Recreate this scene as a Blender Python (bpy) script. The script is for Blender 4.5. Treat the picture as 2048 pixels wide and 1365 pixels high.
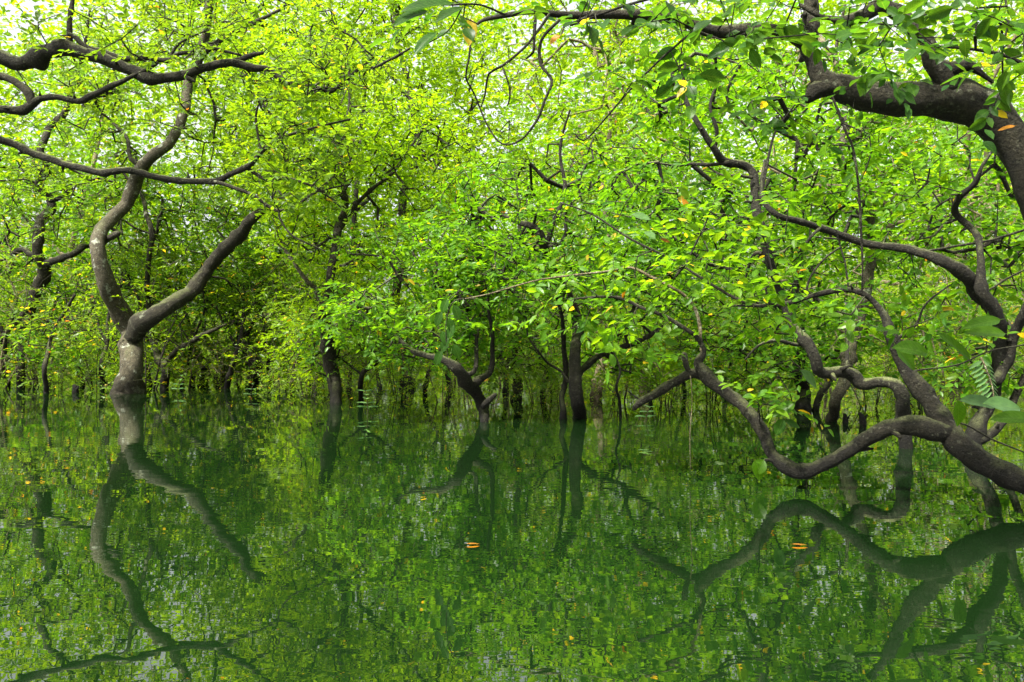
import bpy, math
import numpy as np
from mathutils import Matrix, Vector

R = math.radians
scene = bpy.context.scene
col = scene.collection
for o in list(bpy.data.objects):
    bpy.data.objects.remove(o)

# ------------------------------------------------------------------ camera
CAM_H, FPX, HORIZ = 0.9, 1600.0, 690.0        # eye height, focal length and horizon row in photo pixels
cam_d = bpy.data.cameras.new('camera')
cam_d.sensor_width = 36.0
cam_d.lens = 36.0 * FPX / 2048.0
cam_d.shift_y = (HORIZ - 682.5) / 2048.0
cam_d.clip_start = 0.05
cam_d.clip_end = 2000
cam = bpy.data.objects.new('camera', cam_d)
cam.location = (0, 0, CAM_H)
cam.rotation_euler = (R(90), 0, 0)
col.objects.link(cam)
scene.camera = cam

# ------------------------------------------------------------------ sky and sun
SUN_EL, SUN_AZ = 54, -138                      # over the left shoulder
w = bpy.data.worlds.new('World')
scene.world = w
w.use_nodes = True
nt = w.node_tree
sky = nt.nodes.new('ShaderNodeTexSky')
sky.sky_type = 'NISHITA'
sky.sun_disc = False
sky.sun_elevation = R(SUN_EL)
sky.sun_rotation = R(SUN_AZ)
sky.air_density = 1.0
sky.dust_density = 6.0
hsv = nt.nodes.new('ShaderNodeHueSaturation')
hsv.inputs['Saturation'].default_value = 0.18   # thin white cloud
nt.links.new(sky.outputs[0], hsv.inputs['Color'])
bg = nt.nodes['Background']
nt.links.new(hsv.outputs[0], bg.inputs['Color'])
bg.inputs['Strength'].default_value = 0.15
sl = bpy.data.lights.new('sun', 'SUN')
sl.energy = 4.5
sl.angle = R(4)
sl.color = (1.0, 0.95, 0.84)
so = bpy.data.objects.new('sun', sl)
az, el = R(SUN_AZ), R(SUN_EL)
sd = Vector((math.sin(az) * math.cos(el), math.cos(az) * math.cos(el), math.sin(el)))
so.rotation_euler = (-sd).to_track_quat('-Z', 'Y').to_euler()
so.location = sd * 60
col.objects.link(so)

vs = scene.view_settings
vs.view_transform = 'Standard'
vs.look = 'None'
vs.exposure = 1.48
vs.gamma = 1.0
vs.use_curve_mapping = False
cy = scene.cycles
cy.max_bounces = 12
cy.diffuse_bounces = 9
cy.glossy_bounces = 3
cy.transmission_bounces = 8
cy.transparent_max_bounces = 4
cy.caustics_reflective = False
cy.caustics_refractive = False
cy.sample_clamp_indirect = 8
cy.use_denoising = True
cy.denoiser = 'OPENIMAGEDENOISE'
cy.denoising_prefilter = 'ACCURATE'

rng = np.random.default_rng(11)

# ------------------------------------------------------------------ helpers
def P(x, y, d):
    """the point seen at photo pixel (x, y) at d metres in front of the camera"""
    return np.array([(x - 1024.0) / FPX * d, d, CAM_H + (HORIZ - y) / FPX * d])

def tag(o, label=None, cat=None, group=None, kind=None):
    if label: o['label'] = label
    if cat: o['category'] = cat
    if group: o['group'] = group
    if kind: o['kind'] = kind
    return o

def empty(name, loc):
    o = bpy.data.objects.new(name, None)
    o.location = tuple(loc)
    o.empty_display_size = 0.2
    col.objects.link(o)
    return o

def obj(name, me, parent=None):
    o = bpy.data.objects.new(name, me)
    if parent is not None:
        o.parent = parent
    col.objects.link(o)
    return o

def mesh_np(name, V, F, mat, smooth=True, tint=None):
    """V (n,3); F list of index arrays, each (m,3) or (m,4)"""
    me = bpy.data.meshes.new(name)
    me.vertices.add(len(V))
    me.vertices.foreach_set('co', np.ascontiguousarray(V, np.float32).ravel())
    F = [f for f in (F if isinstance(F, list) else [F]) if len(f)]
    idx = np.concatenate([f.ravel() for f in F]).astype(np.int32)
    tot = np.concatenate([np.full(len(f), f.shape[1], np.int32) for f in F])
    start = np.concatenate([[0], np.cumsum(tot)[:-1]]).astype(np.int32)
    me.loops.add(len(idx))
    me.loops.foreach_set('vertex_index', idx)
    me.polygons.add(len(tot))
    me.polygons.foreach_set('loop_start', start)
    me.polygons.foreach_set('use_smooth', np.full(len(tot), smooth, bool))
    if tint is not None:
        a = me.attributes.new('tint', 'FLOAT', 'POINT')
        a.data.foreach_set('value', np.ascontiguousarray(tint, np.float32))
    me.update(calc_edges=True)
    me.materials.append(mat)
    return me

def unit(v):
    return v / np.maximum(np.linalg.norm(v, axis=-1, keepdims=True), 1e-9)

def vnoise(p, f=1.0, seed=0.0):
    """smooth pseudo noise, about -1..1"""
    x, y, z = p[..., 0] * f + seed, p[..., 1] * f + seed * 1.7, p[..., 2] * f + seed * 2.3
    n = np.sin(1.7 * x + 1.3 * np.sin(1.1 * y + .7 * z)) + np.sin(1.9 * y + 1.5 * np.sin(1.3 * z + .9 * x)) \
        + np.sin(2.1 * z + 1.4 * np.sin(1.2 * x + .8 * y)) + .6 * np.sin(3.7 * x - 2.9 * y + 3.3 * z)
    return n / 3.0

# ------------------------------------------------------------------ materials
def newmat(name):
    m = bpy.data.materials.new(name)
    m.use_nodes = True
    n = m.node_tree
    n.nodes.clear()
    out = n.nodes.new('ShaderNodeOutputMaterial')
    return m, n, n.nodes, n.links, out

def ramp(nodes, stops, interp='LINEAR'):
    r = nodes.new('ShaderNodeValToRGB')
    r.color_ramp.interpolation = interp
    e = r.color_ramp.elements
    while len(e) < len(stops):
        e.new(0.5)
    for i, (p, c) in enumerate(stops):
        e[i].position = p
        e[i].color = (*c, 1)
    return r

def noise(nodes, links, coord, scale, detail=4, rough=.55):
    n = nodes.new('ShaderNodeTexNoise')
    n.inputs['Scale'].default_value = scale
    n.inputs['Detail'].default_value = detail
    n.inputs['Roughness'].default_value = rough
    links.new(coord, n.inputs['Vector'])
    return n

def leaf_mat(name, stops, trans_gain, mix=.56, rough=.38, veins=False):
    m, n, N, L, out = newmat(name)
    at = N.new('ShaderNodeAttribute')
    at.attribute_name = 'tint'
    r = ramp(N, stops)
    L.new(at.outputs['Fac'], r.inputs['Fac'])
    p = N.new('ShaderNodeBsdfPrincipled')
    p.inputs['Roughness'].default_value = rough
    p.inputs['Specular IOR Level'].default_value = .2 if veins else .36
    colour = r.outputs['Color']
    if veins:
        # the unit leaf: x runs along the midrib, y across
        tc = N.new('ShaderNodeTexCoord'); sp = N.new('ShaderNodeSeparateXYZ')
        L.new(tc.outputs['Object'], sp.inputs[0])
        ab = N.new('ShaderNodeMath'); ab.operation = 'ABSOLUTE'; L.new(sp.outputs['Y'], ab.inputs[0])
        rib = N.new('ShaderNodeMath'); rib.operation = 'LESS_THAN'; rib.inputs[1].default_value = .022; L.new(ab.outputs[0], rib.inputs[0])
        dg = N.new('ShaderNodeMath'); dg.operation = 'MULTIPLY_ADD'; dg.inputs[1].default_value = -.45
        L.new(ab.outputs[0], dg.inputs[0]); L.new(sp.outputs['X'], dg.inputs[2])
        fr = N.new('ShaderNodeMath'); fr.operation = 'PINGPONG'; fr.inputs[1].default_value = .055; L.new(dg.outputs[0], fr.inputs[0])
        vn = N.new('ShaderNodeMath'); vn.operation = 'LESS_THAN'; vn.inputs[1].default_value = .006; L.new(fr.outputs[0], vn.inputs[0])
        mxv = N.new('ShaderNodeMath'); mxv.operation = 'MAXIMUM'; L.new(rib.outputs[0], mxv.inputs[0]); L.new(vn.outputs[0], mxv.inputs[1])
        nz = noise(N, L, tc.outputs['Object'], 5, 4, .6)
        oi = N.new('ShaderNodeObjectInfo')
        rv = ramp(N, [(.25, (.62, .62, .62)), (.75, (1.15, 1.1, 1.0))]); L.new(nz.outputs['Fac'], rv.inputs['Fac'])
        m1 = N.new('ShaderNodeMix'); m1.data_type = 'RGBA'; m1.blend_type = 'MULTIPLY'; m1.inputs['Factor'].default_value = 1
        L.new(colour, m1.inputs['A']); L.new(rv.outputs['Color'], m1.inputs['B'])
        f_ = N.new('ShaderNodeMath'); f_.operation = 'MULTIPLY'; f_.inputs[1].default_value = .22; L.new(mxv.outputs[0], f_.inputs[0])
        m2 = N.new('ShaderNodeMix'); m2.data_type = 'RGBA'; L.new(f_.outputs[0], m2.inputs['Factor'])
        L.new(m1.outputs['Result'], m2.inputs['A']); m2.inputs['B'].default_value = (.2, .3, .07, 1)
        colour = m2.outputs['Result']
        hv = N.new('ShaderNodeHueSaturation'); L.new(colour, hv.inputs['Color'])
        mr = N.new('ShaderNodeMapRange'); L.new(oi.outputs['Random'], mr.inputs['Value'])
        mr.inputs['To Min'].default_value = .65; mr.inputs['To Max'].default_value = 1.15
        L.new(mr.outputs[0], hv.inputs['Value']); colour = hv.outputs['Color']
    L.new(colour, p.inputs['Base Color'])
    mul = N.new('ShaderNodeMix')
    mul.data_type = 'RGBA'
    mul.blend_type = 'MULTIPLY'
    mul.inputs['Factor'].default_value = 1
    L.new(colour, mul.inputs['A'])
    mul.inputs['B'].default_value = (*trans_gain, 1)
    t = N.new('ShaderNodeBsdfTranslucent')
    L.new(mul.outputs['Result'], t.inputs['Color'])
    mx = N.new('ShaderNodeMixShader')
    mx.inputs['Fac'].default_value = mix
    L.new(p.outputs[0], mx.inputs[1])
    L.new(t.outputs[0], mx.inputs[2])
    L.new(mx.outputs[0], out.inputs['Surface'])
    return m

YEL, ORA, BRN = (.5, .38, .03), (.5, .2, .03), (.16, .07, .025)
def stops(a, b, c):
    return [(0, a), (.45, b), (.9, c), (.955, c), (.965, YEL), (.99, YEL), (.996, ORA), (1, BRN)]
TG = (2.5, 2.2, .7)
LEAF_STOPS = {
    'green': (stops((.034, .115, .008), (.08, .2, .009), (.15, .28, .011)), TG),
    'yellow': (stops((.085, .185, .007), (.145, .265, .008), (.23, .33, .01)), TG),
    'olive': (stops((.055, .13, .011), (.095, .18, .013), (.155, .235, .016)), TG),
    'deep': (stops((.022, .08, .012), (.045, .125, .014), (.085, .18, .016)), TG),
    'pale': (stops((.08, .2, .06), (.12, .26, .09), (.2, .34, .13)), (1.6, 1.6, 1.1)),
}
LEAF = {k: leaf_mat('leaf_' + k, *v) for k, v in LEAF_STOPS.items()}
VEINED = {k: leaf_mat('veined_leaf_' + k, *v, veins=True) for k, v in LEAF_STOPS.items()}

def bark_mat(name, base, dark, lichen, lichen_amt, moss_amt):
    m, n, N, L, out = newmat(name)
    tc = N.new('ShaderNodeTexCoord')
    geo = N.new('ShaderNodeNewGeometry')
    n1 = noise(N, L, tc.outputs['Object'], 14, 6, .65)
    r1 = ramp(N, [(.3, dark), (.68, base)])
    L.new(n1.outputs['Fac'], r1.inputs['Fac'])
    # lichen patches
    n2 = noise(N, L, tc.outputs['Object'], 5.5, 5, .6)
    r2 = ramp(N, [(.62 - lichen_amt, (0, 0, 0)), (.7 - lichen_amt, (1, 1, 1))])
    L.new(n2.outputs['Fac'], r2.inputs['Fac'])
    mx = N.new('ShaderNodeMix')
    mx.data_type = 'RGBA'
    L.new(r2.outputs['Color'], mx.inputs['Factor'])
    L.new(r1.outputs['Color'], mx.inputs['A'])
    mx.inputs['B'].default_value = (*lichen, 1)
    n5 = noise(N, L, tc.outputs['Object'], 34, 3, .6)
    r5 = ramp(N, [(.6, (0, 0, 0)), (.7, (.5, .5, .5))])
    L.new(n5.outputs['Fac'], r5.inputs['Fac'])
    mx5 = N.new('ShaderNodeMix'); mx5.data_type = 'RGBA'
    L.new(r5.outputs['Color'], mx5.inputs['Factor']); L.new(mx.outputs['Result'], mx5.inputs['A'])
    mx5.inputs['B'].default_value = (*lichen, 1)
    mx = mx5
    # moss grows on the upper sides
    sep = N.new('ShaderNodeSeparateXYZ')
    L.new(geo.outputs['Normal'], sep.inputs[0])
    n3 = noise(N, L, tc.outputs['Object'], 9, 4, .6)
    ad = N.new('ShaderNodeMath')
    ad.operation = 'MULTIPLY_ADD'
    L.new(n3.outputs['Fac'], ad.inputs[0])
    ad.inputs[1].default_value = 1.3
    L.new(sep.outputs['Z'], ad.inputs[2])
    r3 = ramp(N, [(.75 , (0, 0, 0)), (1.0, (moss_amt,) * 3)])
    sc = N.new('ShaderNodeMath')
    sc.operation = 'MULTIPLY'
    sc.inputs[1].default_value = .66
    L.new(ad.outputs[0], sc.inputs[0])
    L.new(sc.outputs[0], r3.inputs['Fac'])
    mx2 = N.new('ShaderNodeMix')
    mx2.data_type = 'RGBA'
    L.new(r3.outputs['Color'], mx2.inputs['Factor'])
    L.new(mx.outputs['Result'], mx2.inputs['A'])
    mx2.inputs['B'].default_value = (.12, .135, .055, 1)
    n6 = noise(N, L, tc.outputs['Object'], 75, 4, .75)
    r6 = ramp(N, [(.36, (.35, .34, .32)), (.66, (1.45, 1.45, 1.4))]); L.new(n6.outputs['Fac'], r6.inputs['Fac'])
    m6 = N.new('ShaderNodeMix'); m6.data_type = 'RGBA'; m6.blend_type = 'MULTIPLY'; m6.inputs['Factor'].default_value = 1
    L.new(mx2.outputs['Result'], m6.inputs['A']); L.new(r6.outputs['Color'], m6.inputs['B'])
    mx2 = m6
    p = N.new('ShaderNodeBsdfPrincipled')
    p.inputs['Roughness'].default_value = .85
    p.inputs['Specular IOR Level'].default_value = .25
    # soaked and silted dark where floods stand
    sz = N.new('ShaderNodeSeparateXYZ'); L.new(geo.outputs['Position'], sz.inputs[0])
    wz = N.new('ShaderNodeMath'); wz.operation = 'MULTIPLY_ADD'; wz.inputs[1].default_value = -.22
    L.new(n2.outputs['Fac'], wz.inputs[0]); L.new(sz.outputs['Z'], wz.inputs[2])
    rw = ramp(N, [(0.0, (.28, .27, .24)), (.3, (1, 1, 1))]); L.new(wz.outputs[0], rw.inputs['Fac'])
    mw = N.new('ShaderNodeMix'); mw.data_type = 'RGBA'; mw.blend_type = 'MULTIPLY'; mw.inputs['Factor'].default_value = 1
    L.new(mx2.outputs['Result'], mw.inputs['A']); L.new(rw.outputs['Color'], mw.inputs['B'])
    L.new(mw.outputs['Result'], p.inputs['Base Color'])
    b = N.new('ShaderNodeBump')
    b.inputs['Strength'].default_value = 1.0
    b.inputs['Distance'].default_value = .03
    n4 = noise(N, L, tc.outputs['Object'], 45, 6, .7)
    L.new(n4.outputs['Fac'], b.inputs['Height'])
    L.new(b.outputs[0], p.inputs['Normal'])
    L.new(p.outputs[0], out.inputs['Surface'])
    return m

BARK = {
    'dark': bark_mat('bark_dark', (.026, .023, .015), (.006, .0055, .004), (.13, .135, .1), -.06, .5),
    'pale': bark_mat('bark_pale_lichen', (.12, .105, .07), (.035, .03, .02), (.36, .38, .31), .04, .4),
    'brown': bark_mat('bark_brown', (.045, .04, .026), (.01, .009, .006), (.19, .2, .145), .0, .55),
    'moss': bark_mat('bark_mossy', (.027, .025, .016), (.0065, .006, .004), (.14, .155, .09), -.04, 1.0),
    'straw': bark_mat('bark_straw', (.24, .2, .12), (.1, .08, .05), (.36, .34, .25), .02, .3),
}

def water_mat():
    m, n, N, L, out = newmat('murky_water')
    geo = N.new('ShaderNodeNewGeometry')
    mp = N.new('ShaderNodeMapping')
    mp.inputs['Scale'].default_value = (.55, 1.0, 1.0)
    L.new(geo.outputs['Position'], mp.inputs['Vector'])
    a = noise(N, L, mp.outputs[0], 9.0, 2, .5)
    b2 = noise(N, L, mp.outputs[0], 2.2, 2, .5)
    c = noise(N, L, mp.outputs[0], .35, 2, .5)       # calmer and livelier patches
    rc = ramp(N, [(.4, (.25,) * 3), (.65, (1,) * 3)])
    L.new(c.outputs['Fac'], rc.inputs['Fac'])
    mul = N.new('ShaderNodeMath'); mul.operation = 'MULTIPLY'
    L.new(a.outputs['Fac'], mul.inputs[0]); L.new(rc.outputs['Color'], mul.inputs[1])
    ad = N.new('ShaderNodeMath'); ad.operation = 'MULTIPLY_ADD'
    L.new(b2.outputs['Fac'], ad.inputs[0]); ad.inputs[1].default_value = 2.0
    L.new(mul.outputs[0], ad.inputs[2])
    bp = N.new('ShaderNodeBump')
    bp.inputs['Strength'].default_value = 1.0
    bp.inputs['Distance'].default_value = .0008
    L.new(ad.outputs[0], bp.inputs['Height'])
    p = N.new('ShaderNodeBsdfPrincipled')
    p.inputs['Base Color'].default_value = (.0036, .0125, .0026, 1)
    p.inputs['Roughness'].default_value = .0
    p.inputs['IOR'].default_value = 2.0
    L.new(bp.outputs[0], p.inputs['Normal'])
    L.new(p.outputs[0], out.inputs['Surface'])
    return m

# ------------------------------------------------------------------ water
wv = np.array([[-150, -60, 0], [150, -60, 0], [150, 150, 0], [-150, 150, 0]], float)
water = obj('water', mesh_np('water', wv, np.array([[0, 1, 2, 3]]), water_mat(), False))
tag(water, 'still murky green flood water mirroring the trees', 'water', kind='structure')

# ------------------------------------------------------------------ tubes (trunks and limbs)
def catmull(pts, rad, step):
    pts = np.asarray(pts, float); rad = np.asarray(rad, float)
    p = np.vstack([2 * pts[0] - pts[1], pts, 2 * pts[-1] - pts[-2]])
    out, ro = [], []
    for i in range(len(pts) - 1):
        a, b, c, d = p[i], p[i + 1], p[i + 2], p[i + 3]
        n = max(2, int(np.linalg.norm(c - b) / step))
        t = np.linspace(0, 1, n, endpoint=False)[:, None]
        out.append(.5 * ((2 * b) + (-a + c) * t + (2 * a - 5 * b + 4 * c - d) * t ** 2 + (-a + 3 * b - 3 * c + d) * t ** 3))
        ro.append(rad[i] + (rad[i + 1] - rad[i]) * (3 * t[:, 0] ** 2 - 2 * t[:, 0] ** 3))
    out.append(pts[-1:]); ro.append(rad[-1:])
    return np.vstack(out), np.concatenate(ro)

def tube(pts, rad, sides, seed=0., rough=.16, kink=.34):
    """a gnarled tube; returns verts and quads"""
    pts = np.asarray(pts, float)
    n = len(pts)
    T = unit(np.gradient(pts, axis=0))
    ref = np.array([.31, .2, .93])
    U = unit(np.cross(T, ref)); W = np.cross(T, U)
    # keep the frame from flipping
    for i in range(1, n):
        u = U[i - 1] - T[i] * np.dot(U[i - 1], T[i])
        l = np.linalg.norm(u)
        U[i] = u / l if l > 1e-6 else U[i]
        W[i] = np.cross(T[i], U[i])
    k = vnoise(pts * 1.0, 4.5, seed)[:, None] * U + vnoise(pts, 4.1, seed + 7)[:, None] * W
    env = np.minimum(1, np.minimum(np.arange(n), np.arange(n)[::-1]) / 4.0)[:, None]
    pts = pts + k * rad[:, None] * kink * env
    a = np.linspace(0, 2 * math.pi, sides, endpoint=False)
    ring = np.cos(a)[None, :, None] * U[:, None, :] + np.sin(a)[None, :, None] * W[:, None, :]
    base = pts[:, None, :] + ring * rad[:, None, None]
    nz = vnoise(base, 1.1 / max(rad.mean(), .012), seed) * .6 + vnoise(base, 2.6 / max(rad.mean(), .012), seed + 3) * .4
    V = pts[:, None, :] + ring * (rad[:, None] * (1 + rough * nz))[:, :, None]
    V = V.reshape(-1, 3)
    i = np.arange(n - 1)[:, None] * sides
    j = np.arange(sides)[None, :]
    q = np.stack([i + j, i + (j + 1) % sides, i + sides + (j + 1) % sides, i + sides + j], -1).reshape(-1, 4)
    # close both ends
    V = np.vstack([V, pts[:1] - T[:1] * rad[0] * .3, pts[-1:] + T[-1:] * rad[-1] * .8])
    c0, c1 = len(V) - 2, len(V) - 1
    jj = np.arange(sides)
    t0 = np.stack([np.full(sides, c0), (jj + 1) % sides, jj], -1)
    b = (n - 1) * sides
    t1 = np.stack([np.full(sides, c1), b + jj, b + (jj + 1) % sides], -1)
    return V, q, np.vstack([t0, t1])

class Tree:
    def __init__(s, name, label, cat, base, bark='brown', leaf='green', group=None):
        s.root = empty(name, base)
        tag(s.root, label, cat, group)
        s.base = np.asarray(base, float)
        s.bark, s.leaf = bark, leaf
        s.np_, s.nr = [], []          # skeleton nodes and radii
        s.leaves = []                 # (pos, dir, normal, length, width, tint)
        s.seed = rng.uniform(0, 50)
        s.stubs = 0.

    def limb(s, name, pts3, rad, bark=None, attach=True, label=None):
        rad = np.asarray(rad, float)
        rm = rad.mean()
        p, r = catmull(pts3, rad, max(.022, rm * .7))
        if rm > .012:
            for q in range(int(len(p) * max(.022, rm * .7) / .32) + 1):      # knots and old scars
                c_ = rng.uniform(0, len(p)); wd_ = rng.uniform(1.2, 2.6)
                r = r * (1 + rng.uniform(.05, .26 if rm < .06 else .14) * np.exp(-((np.arange(len(p)) - c_) / wd_) ** 2))
        sides = 16 if rm > .06 else 11 if rm > .025 else 7 if rm > .01 else 5
        V, q, t = tube(p, r, sides, s.seed, kink=float(np.clip(.02 / rm, .16, .4)))
        o = obj(name, mesh_np(name, V - s.base, [q, t], BARK[bark or s.bark]), s.root)
        if label: o['label'] = label
        if s.stubs and rm > .018:
            for q in range(int(np.sum(np.linalg.norm(np.diff(p, axis=0), axis=1)) * s.stubs)):
                i = int(rng.integers(3, max(4, len(p) - 3)))
                if p[i][2] < .08: continue
                t_ = unit(p[min(i + 1, len(p) - 1)] - p[i - 1])
                v = rng.normal(0, 1, 3); v = unit(v - t_ * np.dot(v, t_) * .6)
                l = min(.06, rng.uniform(1.0, 2.4) * r[i]); q0 = min(.45 * r[i], .02)
                V2, f2, g2 = tube(np.stack([p[i] + v * r[i] * .5, p[i] + v * (r[i] + l * .45), p[i] + v * (r[i] + l) + rng.normal(0, .15, 3) * l]), np.array([q0 * 1.3, q0 * .8, q0 * rng.uniform(.3, .6)]), 7, s.seed)
                obj('broken_stub', mesh_np('broken_stub', V2 - s.base, [f2, g2], BARK[bark or s.bark]), s.root)
        if attach:
            k = max(1, int(.12 / max(.022, rm * .7)))
            s.np_.append(p[::k]); s.nr.append(r[::k])
        return o

    def trace(s, name, d, pix, bark=None, attach=True, wob=.12, label=None, wscale=1.0):
        """pix: (x, y, width) or (x, y, width, depth) in photo pixels"""
        n = len(pix)
        ph = rng.uniform(0, 6.28)
        pts, rad = [], []
        for i, q in enumerate(pix):
            dd = q[3] if len(q) > 3 else (d if np.isscalar(d) else d[0] + (d[1] - d[0]) * i / (n - 1))
            if len(q) <= 3 and i > 0:
                dd *= 1 + wob * .25 * math.sin(ph + i * .9) * min(1, i / 3)
            pts.append(P(q[0], q[1], dd)); rad.append(max(.002, q[2] * wscale * dd / FPX / 2))
        return s.limb(name, pts, rad, bark, attach, label)

    def crown(s, clusters, spray=.4, leaf_len=.095, k=9, lod=2, thin=.15, twig_r=.0034, step=.24, width=.46, n_leaf_objs=0, droop=.25, yel=.0, dens=1.4):
        A = []
        for (x, y, rx, ry, d0, d1, n) in clusters:
            n = int(n * dens); m = n * 3
            a = rng.uniform(0, 2 * math.pi, m); rr = np.sqrt(rng.uniform(0, 1, m))
            dd = rng.uniform(d0, d1, m)
            xs, ys = x + rx * rr * np.cos(a), y + ry * rr * np.sin(a)
            pp = np.stack([(xs - 1024) / FPX * dd, dd, CAM_H + (HORIZ - ys) / FPX * dd], -1)
            ok = (vnoise(pp, 1.6, s.seed) + .4 * vnoise(pp, 3.7, s.seed + 5) > thin - .35) & (pp[:, 2] > .12)
            A.append(pp[ok][:n])
        A = np.vstack(A)
        s.grow(A, spray, leaf_len, k, lod, twig_r, step, width, n_leaf_objs, droop, yel)

    def grow(s, A, spray, leaf_len, k, lod, twig_r, step, width, n_leaf_objs, droop, yel):
        sk = np.vstack(s.np_); skr = np.concatenate(s.nr)
        # attach outwards from the limbs, each new point to its nearest node
        d0 = np.array([np.min(np.sum((sk - a) ** 2, 1)) for a in A])
        A = A[np.argsort(d0)]
        cap = len(sk) + len(A) * 14 + 100
        nodes = np.zeros((cap, 3)); nodes[:len(sk)] = sk
        par = np.full(cap, -1, np.int64)
        cnt = len(sk); nsk = cnt
        tips, tdir = [], []
        for a in A:
            df = nodes[:cnt] - a
            dist = np.sum(df * df, 1)
            j = int(np.argmin(dist))
            L = math.sqrt(dist[j])
            if L < .1:
                continue
            seg = max(1, int(L / step))
            prev = j
            v = a - nodes[j]
            for q in range(1, seg + 1):
                t = q / seg
                pt = nodes[j] + v * t + rng.normal(0, .035, 3) * min(1.0, L) * (1 if q < seg else 0)
                pt[2] += .12 * L * math.sin(math.pi * t) * .6
                if cnt >= cap: break
                nodes[cnt] = pt; par[cnt] = prev; prev = cnt; cnt += 1
            tips.append(prev); tdir.append(nodes[prev] - nodes[par[prev]])
        nodes = nodes[:cnt]; par = par[:cnt]
        # pipe model
        load = np.zeros(cnt); load[tips] += 1
        for i in range(cnt - 1, nsk - 1, -1):
            load[par[i]] += load[i]
        rad = twig_r * np.maximum(load, 1) ** .43
        e = np.arange(nsk, cnt)
        root_r = np.where(par[e] < nsk, np.minimum(rad[e] * 1.15, skr[np.minimum(par[e], nsk - 1)] * .8), rad[np.minimum(par[e], cnt - 1)])
        root_r = np.maximum(root_r, twig_r)
        s.prisms(nodes[par[e]], nodes[e], np.minimum(root_r, rad[e] * 1.6), np.minimum(rad[e], root_r * 1.1))
        tips = np.array(tips); D = unit(np.array(tdir))
        D[:, 2] *= .55
        D += rng.normal(0, .35, D.shape) * np.array([1, 1, .45])
        D = unit(D)
        s.sprays(nodes[tips], D, spray, leaf_len, k, width, droop, yel)
        s.emit(lod, n_leaf_objs)

    def prisms(s, a, b, ra, rb, sides=4):
        T = unit(b - a)
        U = unit(np.cross(T, np.array([.37, .21, .9]))); W = np.cross(T, U)
        an = np.linspace(0, 2 * math.pi, sides, endpoint=False)
        ring = np.cos(an)[None, :, None] * U[:, None] + np.sin(an)[None, :, None] * W[:, None]
        Va = a[:, None] + ring * ra[:, None, None]
        Vb = b[:, None] + ring * rb[:, None, None] + (T * rb[:, None] * .3)[:, None]
        V = np.concatenate([Va, Vb], 1).reshape(-1, 3)
        i = np.arange(len(a))[:, None] * 2 * sides
        j = np.arange(sides)[None]
        q = np.stack([i + j, i + (j + 1) % sides, i + sides + (j + 1) % sides, i + sides + j], -1).reshape(-1, 4)
        o = obj('twig_work', mesh_np('twig_work', V - s.base, [q], BARK[s.bark]), s.root)
        o['kind'] = 'stuff'
        return o

    def sprays(s, pos, D, spray, leaf_len, k, width, droop, yel):
        S = len(pos)
        up = unit(np.array([0, 0, 1.0]) + rng.normal(0, .28, (S, 3)))
        side = unit(np.cross(D, up)); nrm = np.cross(side, D)
        L = spray * rng.uniform(.6, 1.15, S)
        t = (np.arange(k) + .4) / k
        t = np.clip(t[None] + rng.normal(0, .04, (S, k)), 0, 1)
        sgn = np.where(np.arange(k) % 2 == 0, 1., -1.)[None] * np.where(rng.random(S) < .5, 1, -1)[:, None]
        last = np.arange(k) == k - 1
        along = L[:, None] * (t - .35)
        p = pos[:, None] + D[:, None] * along[..., None]
        p[..., 2] -= droop * L[:, None] * np.clip(t - .2, 0, 1) ** 2
        ang = np.where(last[None], 0, R(52)) + rng.normal(0, .25, (S, k))
        ld = D[:, None] * np.cos(ang)[..., None] + side[:, None] * (np.sin(ang) * sgn)[..., None]
        ld = unit(ld + rng.normal(0, .2, ld.shape) + np.array([0, 0, -.16]))
        ln = nrm[:, None] + rng.normal(0, .36, ld.shape)
        ln = unit(ln - ld * np.sum(ln * ld, -1, keepdims=True))
        ll = leaf_len * rng.uniform(.7, 1.35, (S, k)) * (.75 + .35 * np.sin(math.pi * t))
        base = vnoise(pos, 1.1, s.seed + 2)[:, None] * .16 + rng.normal(0, .05, (S, 1))
        tint = np.clip(.42 + base + rng.normal(0, .17, (S, k)), 0, .94)
        odd = rng.random((S, k)) < (.003 + yel * .7)
        tint = np.where(odd, rng.uniform(.965, 1, (S, k)), tint)
        keep = (rng.random((S, k)) < .92) & (p[..., 2] > .03)
        f = lambda x: x[keep]
        s.leaves.append((f(p), f(ld), f(ln), f(ll), f(ll * width * rng.uniform(.85, 1.15, (S, k))), f(tint)))

    def emit(s, lod=2, n_objs=0):
        p, d, n, l, wd, t = [np.concatenate(x) for x in zip(*s.leaves)]
        if n_objs:
            # the leaves that show largest in the photograph become parts of their own
            sx = 1024 + p[:, 0] / p[:, 1] * FPX; sy = HORIZ - (p[:, 2] - CAM_H) / p[:, 1] * FPX
            inside = (sx > -10) & (sx < 2058) & (sy > -10) & (sy < 1370) & (p[:, 1] > .5)
            size = np.where(inside, l * wd / p[:, 1] ** 2, -1)
            pick = np.argsort(-size)[:n_objs]
            pick = pick[size[pick] > 0]
            for i in pick:
                s.leaf_obj(p[i], d[i], n[i], l[i], wd[i], t[i])
            m = np.ones(len(p), bool); m[pick] = False
            p, d, n, l, wd, t = p[m], d[m], n[m], l[m], wd[m], t[m]
        if not len(p):
            return
        sd_ = np.cross(n, d)
        if lod == 2:
            tmpl = np.array([[0, 0, 0], [.48, -.5, .16], [1, 0, -.06], [.48, .5, .16]])
            tri = np.array([[0, 1, 2], [0, 2, 3]])
        else:
            tmpl = np.array([[0, 0, 0], [.5, 0, .0], [1, 0, -.12], [.3, -.45, .12], [.68, -.4, .08], [.3, .45, .12], [.68, .4, .08]])
            tri = np.array([[0, 3, 1], [1, 3, 4], [1, 4, 2], [0, 1, 5], [1, 6, 5], [1, 2, 6]])
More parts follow.
